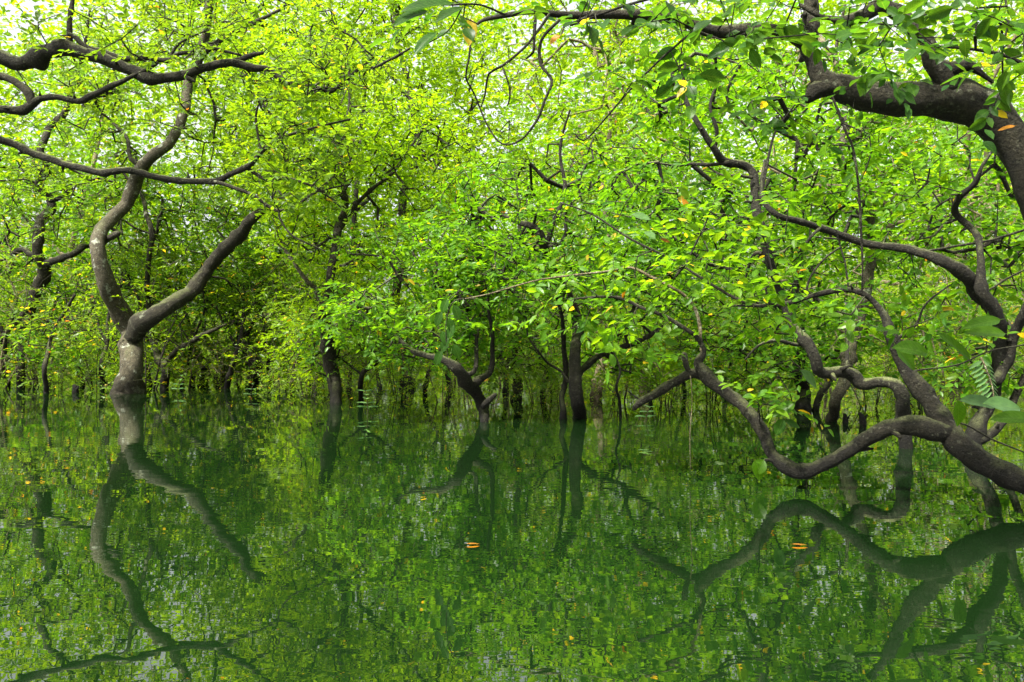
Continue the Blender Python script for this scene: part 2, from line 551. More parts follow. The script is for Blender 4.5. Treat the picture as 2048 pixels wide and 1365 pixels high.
        V = p[:, None] + d[:, None] * (l[:, None] * tmpl[:, 0])[..., None] + sd_[:, None] * (wd[:, None] * tmpl[:, 1])[..., None] \
            + n[:, None] * (wd[:, None] * tmpl[:, 2])[..., None]
        nv = len(tmpl)
        F = (np.arange(len(p))[:, None, None] * nv + tri[None]).reshape(-1, 3)
        o = obj('crown', mesh_np('crown', V.reshape(-1, 3) - s.base, [F], LEAF[s.leaf], False, np.repeat(t, nv)), s.root)
        o['kind'] = 'stuff'
        s.leaves = []

    def leaf_obj(s, p, d, n, l, wd, t, mat=None):
        me = leaf_mesh(mat or s.leaf, t)
        o = obj('leaf', me, s.root)
        sd_ = np.cross(n, d)
        M = np.eye(4)
        M[:3, 0] = d * l; M[:3, 1] = sd_ * wd; M[:3, 2] = n * wd; M[:3, 3] = p - s.base
        o.matrix_local = Matrix(M.tolist())
        return o

_leaf_cache = {}
def leaf_mesh(mat, t):
    """a detailed unit leaf, shared: curved blade with folded midrib, wavy margin and a stalk"""
    t = min(13, int(t * 14) + .5) / 14 if t < .955 else round(t / .006) * .006
    key = (mat, round(t, 4), int(rng.integers(0, 3)))
    if key in _leaf_cache:
        return _leaf_cache[key]
    xs = np.array([0, .06, .16, .3, .46, .62, .78, .9, 1.0])
    hw = np.array([.02, .16, .34, .47, .5, .46, .33, .16, .0])
    curl = [-.35, -.6, -.1][key[2]]
    V, F = [], []
    for i, (x, h) in enumerate(zip(xs, hw)):
        z = curl * x * x * .7
        wv_ = .04 * math.sin(9 * x + key[2])
        V += [(x, -h, z + .34 * h + wv_), (x, -h * .5, z + .19 * h), (x, 0, z), (x, h * .5, z + .19 * h), (x, h, z + .34 * h - wv_)]
    for i in range(len(xs) - 1):
        for j in range(4):
            a = i * 5 + j
            F.append((a, a + 5, a + 6, a + 1))
    b = len(V)
    V += [(-.16, -.012, .05), (-.16, .012, .05), (.02, .02, 0), (.02, -.02, 0)]
    F.append((b, b + 1, b + 2, b + 3))
    me = mesh_np('leaf', np.array(V), [np.array(F)], VEINED[mat], True, np.full(len(V), t))
    _leaf_cache[key] = me
    return me

def base_pt(x, y):
    d = CAM_H * FPX / (y - HORIZ)
    return d, P(x, y, d)

def under(x, y, w, d):
    """foot of a trunk: flared at the waterline and going on below it"""
    dy = .35 * FPX / d
    return [(x, y + dy, w * 1.35, d), (x, y + dy * .25, w * 1.25, d), (x, y - dy * .12, w, d)]

#EOF_HELPERS
# ================================================================== standing trees, left to right
d, b = base_pt(258, 787)
T1 = Tree('swamp_tree', 'stout forked tree with pale lichen patches on its swollen base, left', 'tree', (b[0], b[1], 0), 'brown', 'olive')
T1.trace('trunk', d, under(259, 787, 64, d) + [(262, 738, 46), (263, 692, 40), (261, 662, 38), (246, 635, 36), (226, 594, 34), (208, 550, 31),
         (195, 502, 28), (201, 464, 28), (222, 441, 27), (253, 407, 26), (270, 362, 25), (284, 335, 25), (308, 311, 24), (335, 290, 22),
         (366, 236, 21), (376, 171, 22), (398, 113, 22), (412, 70, 18), (420, 0, 14), (440, -90, 9)], 'pale', wob=.1, wscale=.9)
T1.trace('branch', d, [(262, 680, 34), (278, 655, 40), (297, 638, 42), (328, 621, 35), (359, 601, 33), (393, 574, 30), (418, 534, 29), (444, 502, 30), (479, 471, 28),
         (499, 444, 25), (523, 424, 17), (560, 410, 13), (610, 385, 9)], wob=.14, wscale=.85)
T1.trace('branch', d, [(199, 490, 15), (215, 478, 13), (235, 468, 12)])
T1.trace('branch', d, [(284, 335, 9), (262, 318, 8), (254, 280, 7), (225, 245, 5), (200, 225, 4)])
T1.trace('branch', d, [(380, 150, 12), (420, 95, 10), (480, 60, 8), (560, 20, 6)])
T1.crown([(350, 120, 230, 160, 13, 17, 420), (170, 380, 170, 110, 15, 17.3, 240), (470, 330, 150, 110, 14.9, 17.5, 240), (490, 560, 110, 60, 15.2, 17, 110),
          (330, 470, 150, 80, 15.3, 17.5, 160), (150, 180, 170, 120, 14, 17, 150)], k=11, thin=.3, leaf_len=.1, yel=.012, n_leaf_objs=60)

d, b = base_pt(40, 776)
T2 = Tree('swamp_tree', 'dark crooked zigzag tree at the left edge', 'tree', (b[0], b[1], 0), 'dark', 'green')
T2.trace('trunk', d, under(40, 776, 15, d) + [(41, 738, 14), (47, 669, 16), (61, 615, 17), (75, 580, 22), (89, 543, 24), (82, 519, 20), (75, 498, 17), (75, 468, 18),
         (83, 440, 18), (103, 417, 18), (99, 396, 16), (77, 370, 15), (93, 337, 13), (83, 304, 14), (89, 280, 14), (99, 253, 13), (125, 232, 12), (138, 205, 11),
         (150, 160, 9), (170, 90, 6), (180, 20, 4)], 'brown', wob=.05)
T2.trace('branch', d, [(85, 524, 12), (99, 526, 13), (137, 512, 12), (161, 498, 13), (183, 492, 8)], 'dark')
T2.trace('branch', d, [(84, 522, 11), (60, 508, 10), (41, 500, 10), (0, 522, 9), (-60, 540, 7)], 'dark')
T2.trace('branch', d, [(100, 402, 9), (122, 395, 8), (145, 378, 7)])
T2.trace('branch', d, [(62, 612, 12), (34, 642, 10), (7, 676, 10), (-40, 720, 9)], 'brown')
T2.trace('branch', d, [(55, 630, 6), (90, 640, 6), (140, 665, 5), (190, 660, 4)], 'dark')
T2.crown([(60, 670, 120, 60, 17, 19, 100), (30, 420, 160, 150, 17, 19.5, 230), (40, 600, 120, 70, 17, 19, 100), (-150, 350, 150, 300, 15, 19, 200), (100, 690, 90, 40, 15, 17, 60)], k=11, thin=.25, leaf_len=.1, yel=.035, n_leaf_objs=40)

d, b = base_pt(92, 786)
T3 = Tree('swamp_tree', 'thin dark sapling trunk beside the zigzag tree', 'tree', (b[0], b[1], 0), 'dark', 'olive')
T3.trace('trunk', d, under(92, 786, 10, d) + [(89, 738, 9), (97, 700, 8), (99, 683, 7), (120, 640, 6), (150, 590, 5)])
T3.crown([(110, 650, 90, 60, 14.3, 16, 60)], k=9, yel=.06)

d, b = base_pt(328, 778)
T4 = Tree('swamp_tree', 'slender upright tree right behind the stout forked one', 'tree', (b[0], b[1], 0), 'dark', 'green')
T4.trace('trunk', d, under(328, 778, 15, d) + [(328, 738, 16), (318, 714, 15), (301, 669, 11), (298, 601, 11), (294, 567, 10), (301, 498, 10), (303, 464, 10),
         (290, 417, 8), (280, 369, 7), (270, 300, 5)], 'brown')
T4.trace('branch', d, [(328, 728, 12), (340, 715, 11), (355, 700, 11), (403, 673, 10), (437, 656, 6), (468, 642, 5)], 'brown')
T4.trace('branch', d, [(300, 498, 7), (318, 450, 6), (325, 400, 5)])
T4.crown([(310, 690, 130, 60, 17.2, 19, 110), (300, 420, 160, 90, 16, 18.5, 220), (250, 560, 130, 80, 17.2, 19.5, 150), (430, 620, 100, 50, 16, 18, 80)], k=11, leaf_len=.1)

d, b = base_pt(410, 765)
T5 = Tree('swamp_tree', 'tree leaning far left with a bent trunk, behind the forked limb', 'tree', (b[0], b[1], 0), 'dark', 'olive')
T5.trace('trunk', d, under(440, 765, 24, d) + [(446, 724, 15), (414, 683, 14), (386, 666, 16), (352, 642, 12), (308, 608, 10), (273, 584, 8), (239, 553, 6), (200, 500, 4)])
T5.trace('branch', d, [(408, 678, 9), (410, 635, 7), (424, 567, 5), (440, 500, 4)])
T5.trace('trunk', d, under(405, 763, 22, d) + [(410, 735, 16), (392, 705, 9), (380, 690, 6)])
T5.crown([(420, 700, 120, 45, 17, 20, 120), (430, 560, 150, 70, 17, 20, 200), (250, 500, 130, 90, 17.5, 20, 160), (330, 690, 100, 40, 17.5, 20, 80)], k=11, leaf_len=.11, yel=.04)

d, b = base_pt(504, 774)
T6 = Tree('swamp_tree', 'ivy-dark trunk bending left at its top, centre left', 'tree', (b[0], b[1], 0), 'dark', 'green')
T6.trace('trunk', d, under(503, 774, 26, d) + [(509, 731, 18), (489, 683, 16), (475, 642, 14), (458, 618, 14), (420, 601, 12), (407, 580, 9), (400, 540, 6)])
T6.trace('branch', d, [(488, 680, 8), (510, 640, 7), (540, 590, 6), (560, 520, 5)])
T6.crown([(580, 690, 120, 60, 17.2, 19.5, 120), (520, 560, 140, 90, 16, 19, 260), (560, 430, 130, 80, 16, 19, 160), (560, 700, 110, 50, 16.5, 19, 120)], k=11, leaf_len=.1, yel=.02)

d, b = base_pt(672, 806)
T7 = Tree('swamp_tree', 'upright vine-clad trunk with a bright yellow-green crown, left of centre', 'tree', (b[0], b[1], 0), 'brown', 'yellow')
T7.trace('trunk', d, under(671, 806, 22, d) + [(667, 755, 27), (656, 703, 27), (651, 635, 22), (660, 560, 17), (672, 480, 14), (690, 400, 12), (680, 300, 10), (700, 200, 8), (690, 60, 5)])
T7.trace('branch', d, [(651, 640, 12), (634, 586, 10), (612, 558, 8), (570, 500, 6)], 'pale')
T7.trace('branch', d, [(675, 470, 9), (720, 400, 8), (790, 340, 6), (850, 250, 5)])
T7.trace('branch', d, [(688, 400, 8), (640, 330, 7), (580, 280, 6), (520, 200, 4)])
T7.crown([(640, 690, 110, 70, 12.6, 14.6, 100), (640, 300, 180, 160, 11.3, 14.5, 520), (800, 330, 150, 150, 11.3, 14.5, 420), (700, 480, 170, 70, 11.3, 13.5, 260), (600, 150, 170, 110, 11.5, 15, 260),
          (690, 620, 120, 60, 11.5, 13.5, 110)], k=11, thin=.2, n_leaf_objs=60)

d, b = base_pt(722, 800)
T8 = Tree('swamp_tree', 'short dark stem hooking right near the waterline, left of centre', 'tree', (b[0], b[1], 0), 'dark', 'green')
T8.trace('trunk', d, under(722, 800, 10, d) + [(720, 765, 10), (728, 745, 10), (745, 732, 9), (765, 715, 7), (790, 690, 5)])
T8.crown([(770, 670, 90, 50, 12, 14, 90), (680, 700, 80, 40, 12.5, 14, 50)], k=9)

d, b = base_pt(800, 772)
T23 = Tree('swamp_tree', 'tall yellow-green tree rising behind the centre, highest crown', 'tree', (b[0], b[1], 0), 'brown', 'yellow')
T23.trace('trunk', d, under(815, 772, 30, d) + [(812, 730, 22), (800, 650, 19), (790, 590, 18), (815, 500, 16), (805, 400, 15), (835, 300, 13), (820, 180, 11), (790, 50, 8), (800, -100, 5)])
T23.trace('branch', d, [(820, 330, 9), (860, 300, 8), (900, 260, 7), (960, 200, 5)])
T23.trace('branch', d, [(822, 200, 8), (760, 130, 7), (660, 80, 6), (560, 60, 4)])
T23.crown([(760, 690, 130, 60, 15, 19, 160), (620, 60, 230, 130, 15, 20, 460), (830, 80, 170, 150, 15, 20, 400), (930, 320, 130, 130, 15.5, 19, 260), (560, -140, 350, 130, 14, 20, 300), (960, -150, 250, 120, 14, 20, 200)], k=12, leaf_len=.11, spray=.48, thin=.28)

d, b = base_pt(966, 844)
T9 = Tree('swamp_tree', 'small low-forking tree at the centre, standing in open water', 'tree', (b[0], b[1], 0), 'brown', 'green')
T9.trace('trunk', d, under(966, 844, 17, d) + [(965, 818, 22), (953, 792, 21), (933, 765, 26), (916, 738, 21), (885, 717, 14), (844, 709, 12), (817, 697, 10), (783, 669, 8), (762, 632, 6), (740, 580, 4)], 'dark')
T9.trace('branch', d, [(966, 814, 12), (978, 802, 12), (991, 789, 9)], 'dark')
T9.trace('branch', d, [(940, 775, 14), (957, 762, 15), (981, 741, 12), (985, 703, 9), (984, 656, 8), (975, 600, 6), (990, 540, 4)], 'dark')
T9.trace('branch', d, [(921, 750, 10), (937, 749, 11), (951, 738, 9), (953, 686, 8), (960, 640, 6), (940, 580, 4)], 'dark')
T9.crown([(860, 690, 110, 45, 9, 10.8, 90), (850, 590, 190, 80, 8.4, 10.6, 330), (960, 560, 150, 90, 8.4, 10.6, 230), (820, 500, 150, 60, 8.6, 11, 170), (900, 670, 110, 40, 8.6, 10, 60), (720, 640, 90, 50, 8.8, 10.5, 70)],
         k=10, lod=1, thin=.25, leaf_len=.076, yel=.012, n_leaf_objs=280, dens=1.25)

d, b = base_pt(1156, 837)
T10 = Tree('swamp_tree', 'dark multi-stemmed tree with a limb sweeping right, right of centre', 'tree', (b[0], b[1], 0), 'dark', 'green')
T10.trace('trunk', d, under(1157, 837, 26, d) + [(1154, 799, 26), (1148, 758, 24), (1149, 703, 22), (1157, 669, 22), (1152, 630, 20), (1125, 575, 20), (1095, 525, 20), (1087, 488, 20), (1070, 457, 15),
          (1035, 445, 9), (1005, 430, 6)])
T10.trace('branch', d, [(1150, 765, 15), (1158, 750, 14), (1170, 734, 13), (1199, 710, 12), (1234, 700, 13), (1266, 687, 14), (1296, 672, 8), (1330, 650, 5)])
T10.trace('branch', d, [(1258, 690, 9), (1251, 668, 9), (1258, 645, 8), (1270, 610, 6)])
T10.trace('branch', d, under(1129, 830, 13, d - .1) + [(1124, 795, 11), (1134, 760, 11), (1128, 700, 10), (1125, 640, 8), (1110, 580, 6)])
T10.trace('branch', d, [(1137, 765, 6), (1124, 745, 5), (1112, 737, 5), (1092, 724, 4), (1075, 700, 3)])
T10.trace('branch', d, [(1090, 500, 11), (1110, 440, 9), (1130, 380, 8), (1120, 300, 6), (1140, 220, 4)])
T10.crown([(1160, 690, 150, 40, 10.1, 11.4, 80), (1130, 470, 230, 110, 8.8, 11.6, 470), (1080, 580, 190, 70, 8.8, 11, 240), (1250, 560, 170, 90, 9, 11.4, 260), (1180, 360, 210, 90, 9, 12, 260), (1000, 420, 150, 100, 9.2, 11.5, 200)],
          k=10, lod=1, thin=.3, leaf_len=.08, yel=.01, n_leaf_objs=280, dens=1.0)

d, b = base_pt(1035, 800)
T11 = Tree('swamp_tree', 'straight grey stem standing between the two centre trees, farther back', 'tree', (b[0], b[1], 0), 'dark', 'olive')
T11.trace('trunk', d, under(1035, 800, 20, d) + [(1037, 770, 17), (1030, 720, 14), (1040, 650, 12), (1028, 560, 10), (1040, 460, 8), (1030, 340, 6)])
T11.crown([(1050, 710, 140, 50, 11.5, 14, 120), (1030, 600, 150, 90, 12.5, 15, 200), (1040, 420, 160, 110, 12.5, 16, 200), (1010, 720, 90, 30, 12.8, 15, 50)], k=10, leaf_len=.1)

d, b = base_pt(1192, 800)
T12 = Tree('swamp_tree', 'pale straw-coloured trunk half hidden behind the multi-stemmed tree', 'tree', (b[0], b[1], 0), 'straw', 'yellow')
T12.trace('trunk', d, under(1190, 800, 22, d) + [(1194, 770, 20), (1202, 720, 17), (1206, 660, 14), (1195, 580, 12), (1215, 480, 10), (1205, 360, 8), (1220, 240, 6), (1210, 100, 4)])
T12.trace('branch', d, [(1208, 500, 7), (1260, 420, 6), (1330, 330, 4)])
T12.crown([(1260, 720, 130, 45, 11, 14, 110), (1260, 300, 190, 120, 12, 15.5, 230), (1150, 130, 200, 120, 12, 16, 200), (1250, 640, 120, 70, 12.5, 15, 100), (1350, 120, 160, 120, 12, 16, 170), (1200, -100, 300, 90, 12, 16, 160)], k=11, leaf_len=.1, thin=.35, dens=1.5)

d, b = base_pt(1240, 836)
T13 = Tree('swamp_tree', 'thin bare stick-like sapling right of the multi-stemmed tree', 'tree', (b[0], b[1], 0), 'dark', 'green')
T13.trace('trunk', d, under(1241, 836, 6, d) + [(1239, 800, 5), (1232, 775, 5), (1240, 740, 4), (1225, 700, 3)])
T13.crown([(1240, 715, 60, 35, 9.6, 10.6, 26)], k=7, leaf_len=.08)

d, b = base_pt(1610, 822)
T14 = Tree('swamp_tree', 'cluster-stemmed black tree standing left of the pale leaning trunk', 'tree', (b[0], b[1], 0), 'dark', 'green')
T14.trace('trunk', d, under(1606, 822, 28, d) + [(1604, 780, 26), (1598, 740, 22), (1605, 680, 18), (1590, 600, 15), (1600, 500, 12), (1585, 400, 9), (1600, 280, 6)])
T14.trace('trunk', d, under(1630, 826, 14, d) + [(1640, 790, 13), (1660, 755, 12), (1675, 700, 9), (1690, 620, 7)])
T14.trace('branch', d, [(1600, 745, 9), (1560, 735, 9), (1520, 720, 7), (1480, 715, 5)])
T14.crown([(1500, 730, 150, 50, 9.8, 12.5, 130), (1560, 660, 170, 70, 10, 12.5, 200), (1600, 460, 200, 110, 10, 13, 260), (1450, 640, 150, 80, 10, 12.5, 190), (1400, 440, 150, 110, 10, 13, 220)], k=10, leaf_len=.095, yel=.02, dens=1.0)

d, b = base_pt(1666, 843)
T15 = Tree('swamp_tree', 'pale smooth trunk leaning right with a high crown, right of centre', 'tree', (b[0], b[1], 0), 'straw', 'green')
T15.trace('trunk', d, under(1665, 843, 20, d) + [(1672, 799, 22), (1686, 761, 24), (1703, 703, 22), (1714, 662, 19), (1735, 570, 18), (1747, 490, 18), (1738, 427, 18), (1722, 397, 16),
          (1692, 355, 15), (1684, 301, 13), (1690, 220, 10), (1670, 120, 7), (1690, 10, 5)], 'pale')
T15.trace('branch', d, [(1745, 500, 9), (1790, 440, 9), (1758, 396, 9), (1724, 379, 9), (1638, 372, 9), (1587, 362, 7), (1530, 330, 5)], 'straw')
T15.trace('branch', d, [(1742, 470, 8), (1800, 445, 8), (1880, 440, 7), (1960, 400, 5)], 'straw')
T15.crown([(1780, 700, 150, 60, 9.2, 11, 110), (1700, 330, 230, 110, 8.8, 11.5, 270), (1850, 420, 190, 110, 9, 11.5, 230), (1650, 200, 250, 110, 9, 12, 230), (1900, 280, 170, 120, 9, 12, 200), (1800, 600, 180, 90, 9, 11.5, 200), (1500, 130, 200, 100, 9, 12, 150)],
          k=10, leaf_len=.09, lod=1, thin=.3, yel=.008, n_leaf_objs=120, dens=1.0)

d, b = base_pt(1812, 897)
T16 = Tree('swamp_tree', 'mossy serpentine tree whose limb doubles back left then climbs high', 'tree', (b[0], b[1], 0), 'moss', 'green')
T16.stubs = 1.6
T16.trace('trunk', d, under(1812, 897, 30, d) + [(1811, 850, 31), (1808, 812, 32), (1803, 785, 30), (1786, 769, 27), (1758, 765, 26), (1724, 770, 29), (1706, 752, 29), (1683, 744, 27), (1645, 743, 27), (1631, 718, 26),
          (1615, 690, 25), (1594, 664, 22), (1577, 628, 19), (1560, 584, 18), (1550, 560, 19), (1539, 522, 21), (1529, 485, 22), (1518, 440, 22), (1509, 393, 20), (1507, 349, 19), (1488, 330, 18),
          (1449, 322, 20), (1427, 294, 16), (1399, 253, 13), (1379, 222, 10), (1366, 180, 8), (1372, 120, 5)], wob=.06, wscale=0.84)
T16.trace('branch', d, [(1458, 325, 11), (1420, 329, 8), (1382, 328, 7), (1340, 336, 5)], wscale=0.84)
T16.trace('branch', d, [(1505, 356, 8), (1475, 352, 7), (1440, 349, 5), (1400, 320, 4)], 'brown', wscale=0.84)
T16.trace('branch', d, [(1430, 300, 10), (1433, 260, 9), (1420, 210, 7), (1440, 150, 5)], 'dark', wscale=0.84)
T16.trace('branch', d, [(1614, 690, 9), (1590, 690, 9), (1555, 682, 8), (1520, 690, 6), (1490, 720, 4)], 'moss', wscale=0.84)
T16.trace('branch', d, [(1515, 430, 8), (1530, 350, 7), (1545, 280, 6), (1560, 250, 5), (1590, 210, 4)], 'dark', wscale=0.84)
T16.trace('branch', d, [(1537, 515, 9), (1515, 505, 8), (1502, 520, 7), (1490, 560, 4)], 'brown')
T16.crown([(1430, 210, 170, 110, 7.0, 9.0, 230), (1480, 460, 160, 90, 7.2, 9, 200), (1620, 300, 150, 100, 7.1, 9, 130), (1330, 400, 130, 90, 6.6, 8.6, 150), (1580, 620, 130, 50, 7.3, 8.8, 90)],
          k=9, lod=1, thin=.2, leaf_len=.08, yel=.008, n_leaf_objs=250, dens=1.0)

d, b = base_pt(1940, 905)
T21 = Tree('swamp_tree', 'dark forked tree at the right edge with a limb arching left', 'tree', (b[0], b[1], 0), 'dark', 'green')
T21.stubs = 1.6
T21.trace('trunk', d, under(1936, 905, 38, d) + [(1946, 867, 36), (1973, 813, 31), (1990, 758, 29), (1997, 690, 30), (1984, 621, 34), (1963, 580, 26), (1960, 526, 17), (1953, 474, 15),
          (1931, 450, 16), (1909, 424, 16), (1918, 396, 15), (1950, 366, 13), (1965, 330, 8), (2000, 280, 5)], wscale=0.84)
T21.trace('branch', d, [(1980, 610, 32), (1960, 585, 38), (1929, 556, 34), (1881, 526, 27), (1826, 502, 21), (1758, 491, 18), (1707, 481, 18), (1638, 457, 16), (1594, 441, 15), (1553, 427, 14), (1529, 400, 12), (1523, 360, 8), (1530, 320, 5)], wscale=0.84)
T21.trace('branch', d, [(1950, 885, 20), (1966, 880, 21), (1997, 854, 20), (2021, 813, 18), (2048, 755, 16), (2090, 660, 12)], 'brown', wscale=0.84)
T21.trace('branch', d, [(1992, 765, 24), (2008, 738, 24), (2032, 669, 24), (2060, 610, 20), (2120, 520, 12)], wscale=0.84)
T21.trace('branch', d, [(1830, 505, 6), (1854, 503, 6), (1912, 493, 6), (1980, 481, 6), (2048, 461, 6), (2110, 440, 5)], wscale=0.84)
T21.trace('branch', d, [(1973, 584, 5), (2010, 560, 5), (2060, 534, 4)], wscale=0.84)
T21.trace('branch', d, [(1640, 458, 7), (1625, 470, 6), (1600, 500, 4)])
T21.crown([(1930, 520, 160, 90, 6.9, 8.4, 140), (1750, 440, 160, 70, 6.9, 8.4, 110), (1960, 330, 150, 90, 6.6, 8.4, 110), (2000, 700, 110, 90, 6.7, 8, 80), (2250, 450, 170, 250, 5.8, 8, 120)],
          k=9, lod=1, thin=.2, leaf_len=.085, yel=.012, n_leaf_objs=250, dens=0.8)

# ================================================================== overhanging foreground trees
T17 = Tree('swamp_tree', 'foreground tree with a bough dipping low over the water, right', 'tree', (P(2260, 1000, 4.2)[0], 4.2, 0), 'dark', 'green')
T17.stubs = 1.6
T17.trace('trunk', 4.6, [(2290, 1170, 90, 4.2), (2270, 1060, 84, 4.2), (2200, 1005, 72, 4.25), (2120, 985, 60, 4.3), (2048, 958, 52, 4.4), (1974, 920, 56, 4.55), (1924, 888, 60, 4.65), (1903, 868, 54, 4.7), (1880, 838, 45, 4.75), (1854, 799, 40, 4.8),
          (1826, 758, 34, 4.85), (1806, 717, 30, 4.9), (1786, 669, 28, 4.9), (1772, 635, 20, 4.95), (1751, 608, 13, 5), (1724, 586, 12, 5), (1683, 579, 11, 5.05), (1621, 591, 11, 5.1), (1580, 604, 10, 5.1), (1526, 611, 9, 5.2), (1498, 608, 8, 5.2),
          (1461, 591, 7, 5.25), (1403, 556, 7, 5.3), (1348, 522, 6, 5.4), (1261, 478, 5, 5.5), (1186, 430, 4, 5.6), (1120, 405, 3, 5.7)], wob=0, wscale=0.86)
T17.trace('branch', 4.8, [(1895, 868, 46, 4.68), (1862, 858, 52, 4.7), (1826, 852, 50, 4.75), (1775, 856, 37, 4.8), (1734, 878, 33, 4.85), (1689, 907, 31, 4.9), (1639, 937, 30, 4.95), (1599, 944, 30, 5), (1564, 928, 28, 5.05),
          (1540, 903, 27, 5.1), (1530, 875, 27, 5.15), (1512, 840, 28, 5.2), (1485, 809, 29, 5.3), (1444, 782, 30, 5.4), (1412, 757, 31, 5.45), (1393, 727, 22, 5.5), (1400, 712, 17, 5.5), (1405, 700, 12, 5.5), (1392, 676, 11, 5.5), (1377, 664, 10, 5.5),
          (1329, 633, 9, 5.55), (1282, 615, 8, 5.6), (1241, 597, 7, 5.7), (1193, 594, 6, 5.7), (1150, 598, 4, 5.8)], 'dark', wob=0, wscale=0.86)
T17.trace('branch', 5.5, [(1404, 705, 9), (1400, 675, 9), (1399, 649, 9), (1389, 615, 8), (1369, 591, 8), (1347, 577, 8), (1305, 556, 8), (1261, 536, 7), (1213, 543, 5), (1107, 556, 5), (1066, 563, 4), (1005, 580, 4), (970, 590, 4), (930, 598, 3)], 'straw', wob=.02, wscale=0.86)
T17.trace('branch', 5.5, [(1408, 752, 22), (1385, 748, 21), (1364, 758, 20), (1312, 789, 20), (1282, 804, 18), (1268, 818, 12)], wob=.02, wscale=0.86)
T17.trace('branch', 5.5, [(1382, 750, 13), (1372, 732, 13), (1368, 708, 12)], wob=0, wscale=0.86)
T17.trace('branch', 5.6, [(1284, 800, 6), (1272, 795, 5), (1255, 782, 3)], wob=0, wscale=0.86)
T17.trace('branch', 5.05, [(1562, 932, 10), (1545, 922, 8), (1530, 920, 7), (1519, 930, 6), (1512, 924, 4)], wob=0, wscale=0.86)
T17.trace('branch', 5.1, [(1611, 594, 6), (1621, 556, 5), (1649, 519, 5), (1680, 495, 4)], 'dark', wob=.05, wscale=0.86)
T17.trace('branch', 5.05, [(1698, 583, 5), (1690, 526, 4), (1681, 495, 4), (1672, 460, 3)], 'dark', wob=.05, wscale=0.86)
T17.trace('branch', 5.2, [(1528, 614, 6), (1490, 611, 6), (1455, 612, 4)], 'dark', wob=0, wscale=0.86)
T17.trace('branch', 5.15, [(1540, 610, 6), (1534, 590, 6), (1531, 575, 5)], 'dark', wob=0, wscale=0.86)
T17.trace('branch', 4.9, [(1790, 680, 9), (1830, 650, 7), (1850, 610, 5), (1900, 570, 4)], 'dark', wscale=0.86)
T17.trace('branch', 4.85, [(1822, 752, 5), (1835, 741, 4), (1912, 731, 4), (1980, 703, 4), (2048, 690, 4), (2110, 670, 3)], 'dark', wob=.05, wscale=0.86)
T17.trace('branch', 4.75, [(1885, 845, 5), (1930, 850, 4), (1985, 880, 4), (2048, 905, 3)], 'dark', wob=.05)
T17.crown([(1420, 520, 230, 80, 4.6, 5.9, 75), (1650, 600, 160, 60, 4.5, 5.4, 60), (1250, 560, 180, 60, 5.1, 6, 60), (1860, 660, 120, 70, 4.4, 5.1, 45), (1150, 600, 170, 70, 5.2, 6, 50),
           (1560, 780, 90, 60, 4.8, 5.3, 16), (1960, 800, 90, 60, 4.3, 4.8, 22), (1300, 680, 110, 40, 5.2, 5.8, 28), (900, 630, 70, 60, 5.3, 5.9, 16), (1480, 420, 150, 60, 4.8, 6, 35)],
          k=8, lod=1, thin=-.1, leaf_len=.074, spray=.3, twig_r=.0016, yel=.03, n_leaf_objs=300, width=.52, dens=.8)

T18 = Tree('swamp_tree', 'foreground tree with a thick black-bellied bough across the top right corner', 'tree', (P(2180, 1100, 3.5)[0], 3.5, 0), 'dark', 'deep')
T18.stubs = 1.6
T18.trace('trunk', 3.5, [(2240, 1250, 110), (2220, 1090, 100), (2190, 900, 92), (2150, 650, 86), (2110, 480, 80), (2075, 380, 76), (2030, 290, 74), (1980, 234, 80), (1940, 208, 84), (1895, 195, 86), (1826, 201, 68), (1758, 191, 60), (1690, 174, 52),
          (1650, 165, 46), (1632, 145, 34), (1622, 120, 32), (1612, 98, 36), (1618, 66, 36), (1620, 30, 30), (1622, -30, 26), (1640, -140, 20), (1600, -260, 12)], 'brown', wob=.0, wscale=0.92)
T18.trace('branch', 3.5, [(1670, 170, 46), (1640, 180, 40), (1624, 192, 26), (1614, 203, 12)], 'dark', wob=0, wscale=0.92)
T18.trace('branch', 3.45, [(1905, 185, 50), (1885, 150, 46), (1860, 124, 34), (1850, 82, 32), (1822, 58, 32), (1796, 27, 32), (1755, 12, 34), (1722, 34, 28), (1676, 44, 18), (1640, 34, 12), (1600, 10, 8)], 'brown', wob=.04, wscale=0.92)
T18.trace('branch', (3.5, 2.9), [(1615, 88, 30), (1590, 76, 30), (1560, 68, 29), (1485, 66, 29), (1433, 64, 28), (1390, 48, 26), (1347, 34, 24), (1240, 30, 20), (1160, 32, 17), (1114, 30, 15), (1066, 24, 12), (1010, 32, 11), (968, 40, 9), (955, 48, 6)], 'brown', wob=0, wscale=0.92)
T18.trace('branch', 3.2, [(1900, 140, 34, 3.4), (1935, 130, 24, 3.4), (1960, 145, 12, 3.4), (1985, 165, 8, 3.4)], 'dark', wob=0, wscale=0.92)
T18.trace('branch', 3.0, [(1100, 28, 7), (1078, 60, 6), (1050, 95, 6), (1005, 132, 6), (978, 148, 5), (970, 190, 4), (962, 215, 3)], 'dark', wob=.05, wscale=0.92)
T18.trace('branch', 3.0, [(1004, 132, 4), (1018, 170, 4), (1020, 195, 4), (1015, 212, 3)], 'dark', wob=.05, wscale=0.92)
T18.trace('branch', 3.05, [(1120, 40, 7), (1090, 70, 7), (1080, 95, 7), (1082, 130, 7), (1104, 162, 7), (1090, 200, 6), (1075, 240, 6), (1043, 280, 5), (1005, 288, 4), (975, 250, 4), (950, 190, 4), (932, 155, 4), (938, 120, 5), (941, 85, 5)], 'dark', wob=.06, wscale=0.92)
T18.trace('branch', 3.0, [(1072, 30, 6), (1068, 85, 6), (1066, 105, 6), (1052, 118, 4)], 'dark', wob=.03, wscale=0.92)
T18.trace('branch', 3.1, [(1190, 28, 7), (1140, 50, 7), (1230, 18, 6), (1310, -5, 6)], 'dark', wob=0, wscale=0.92)
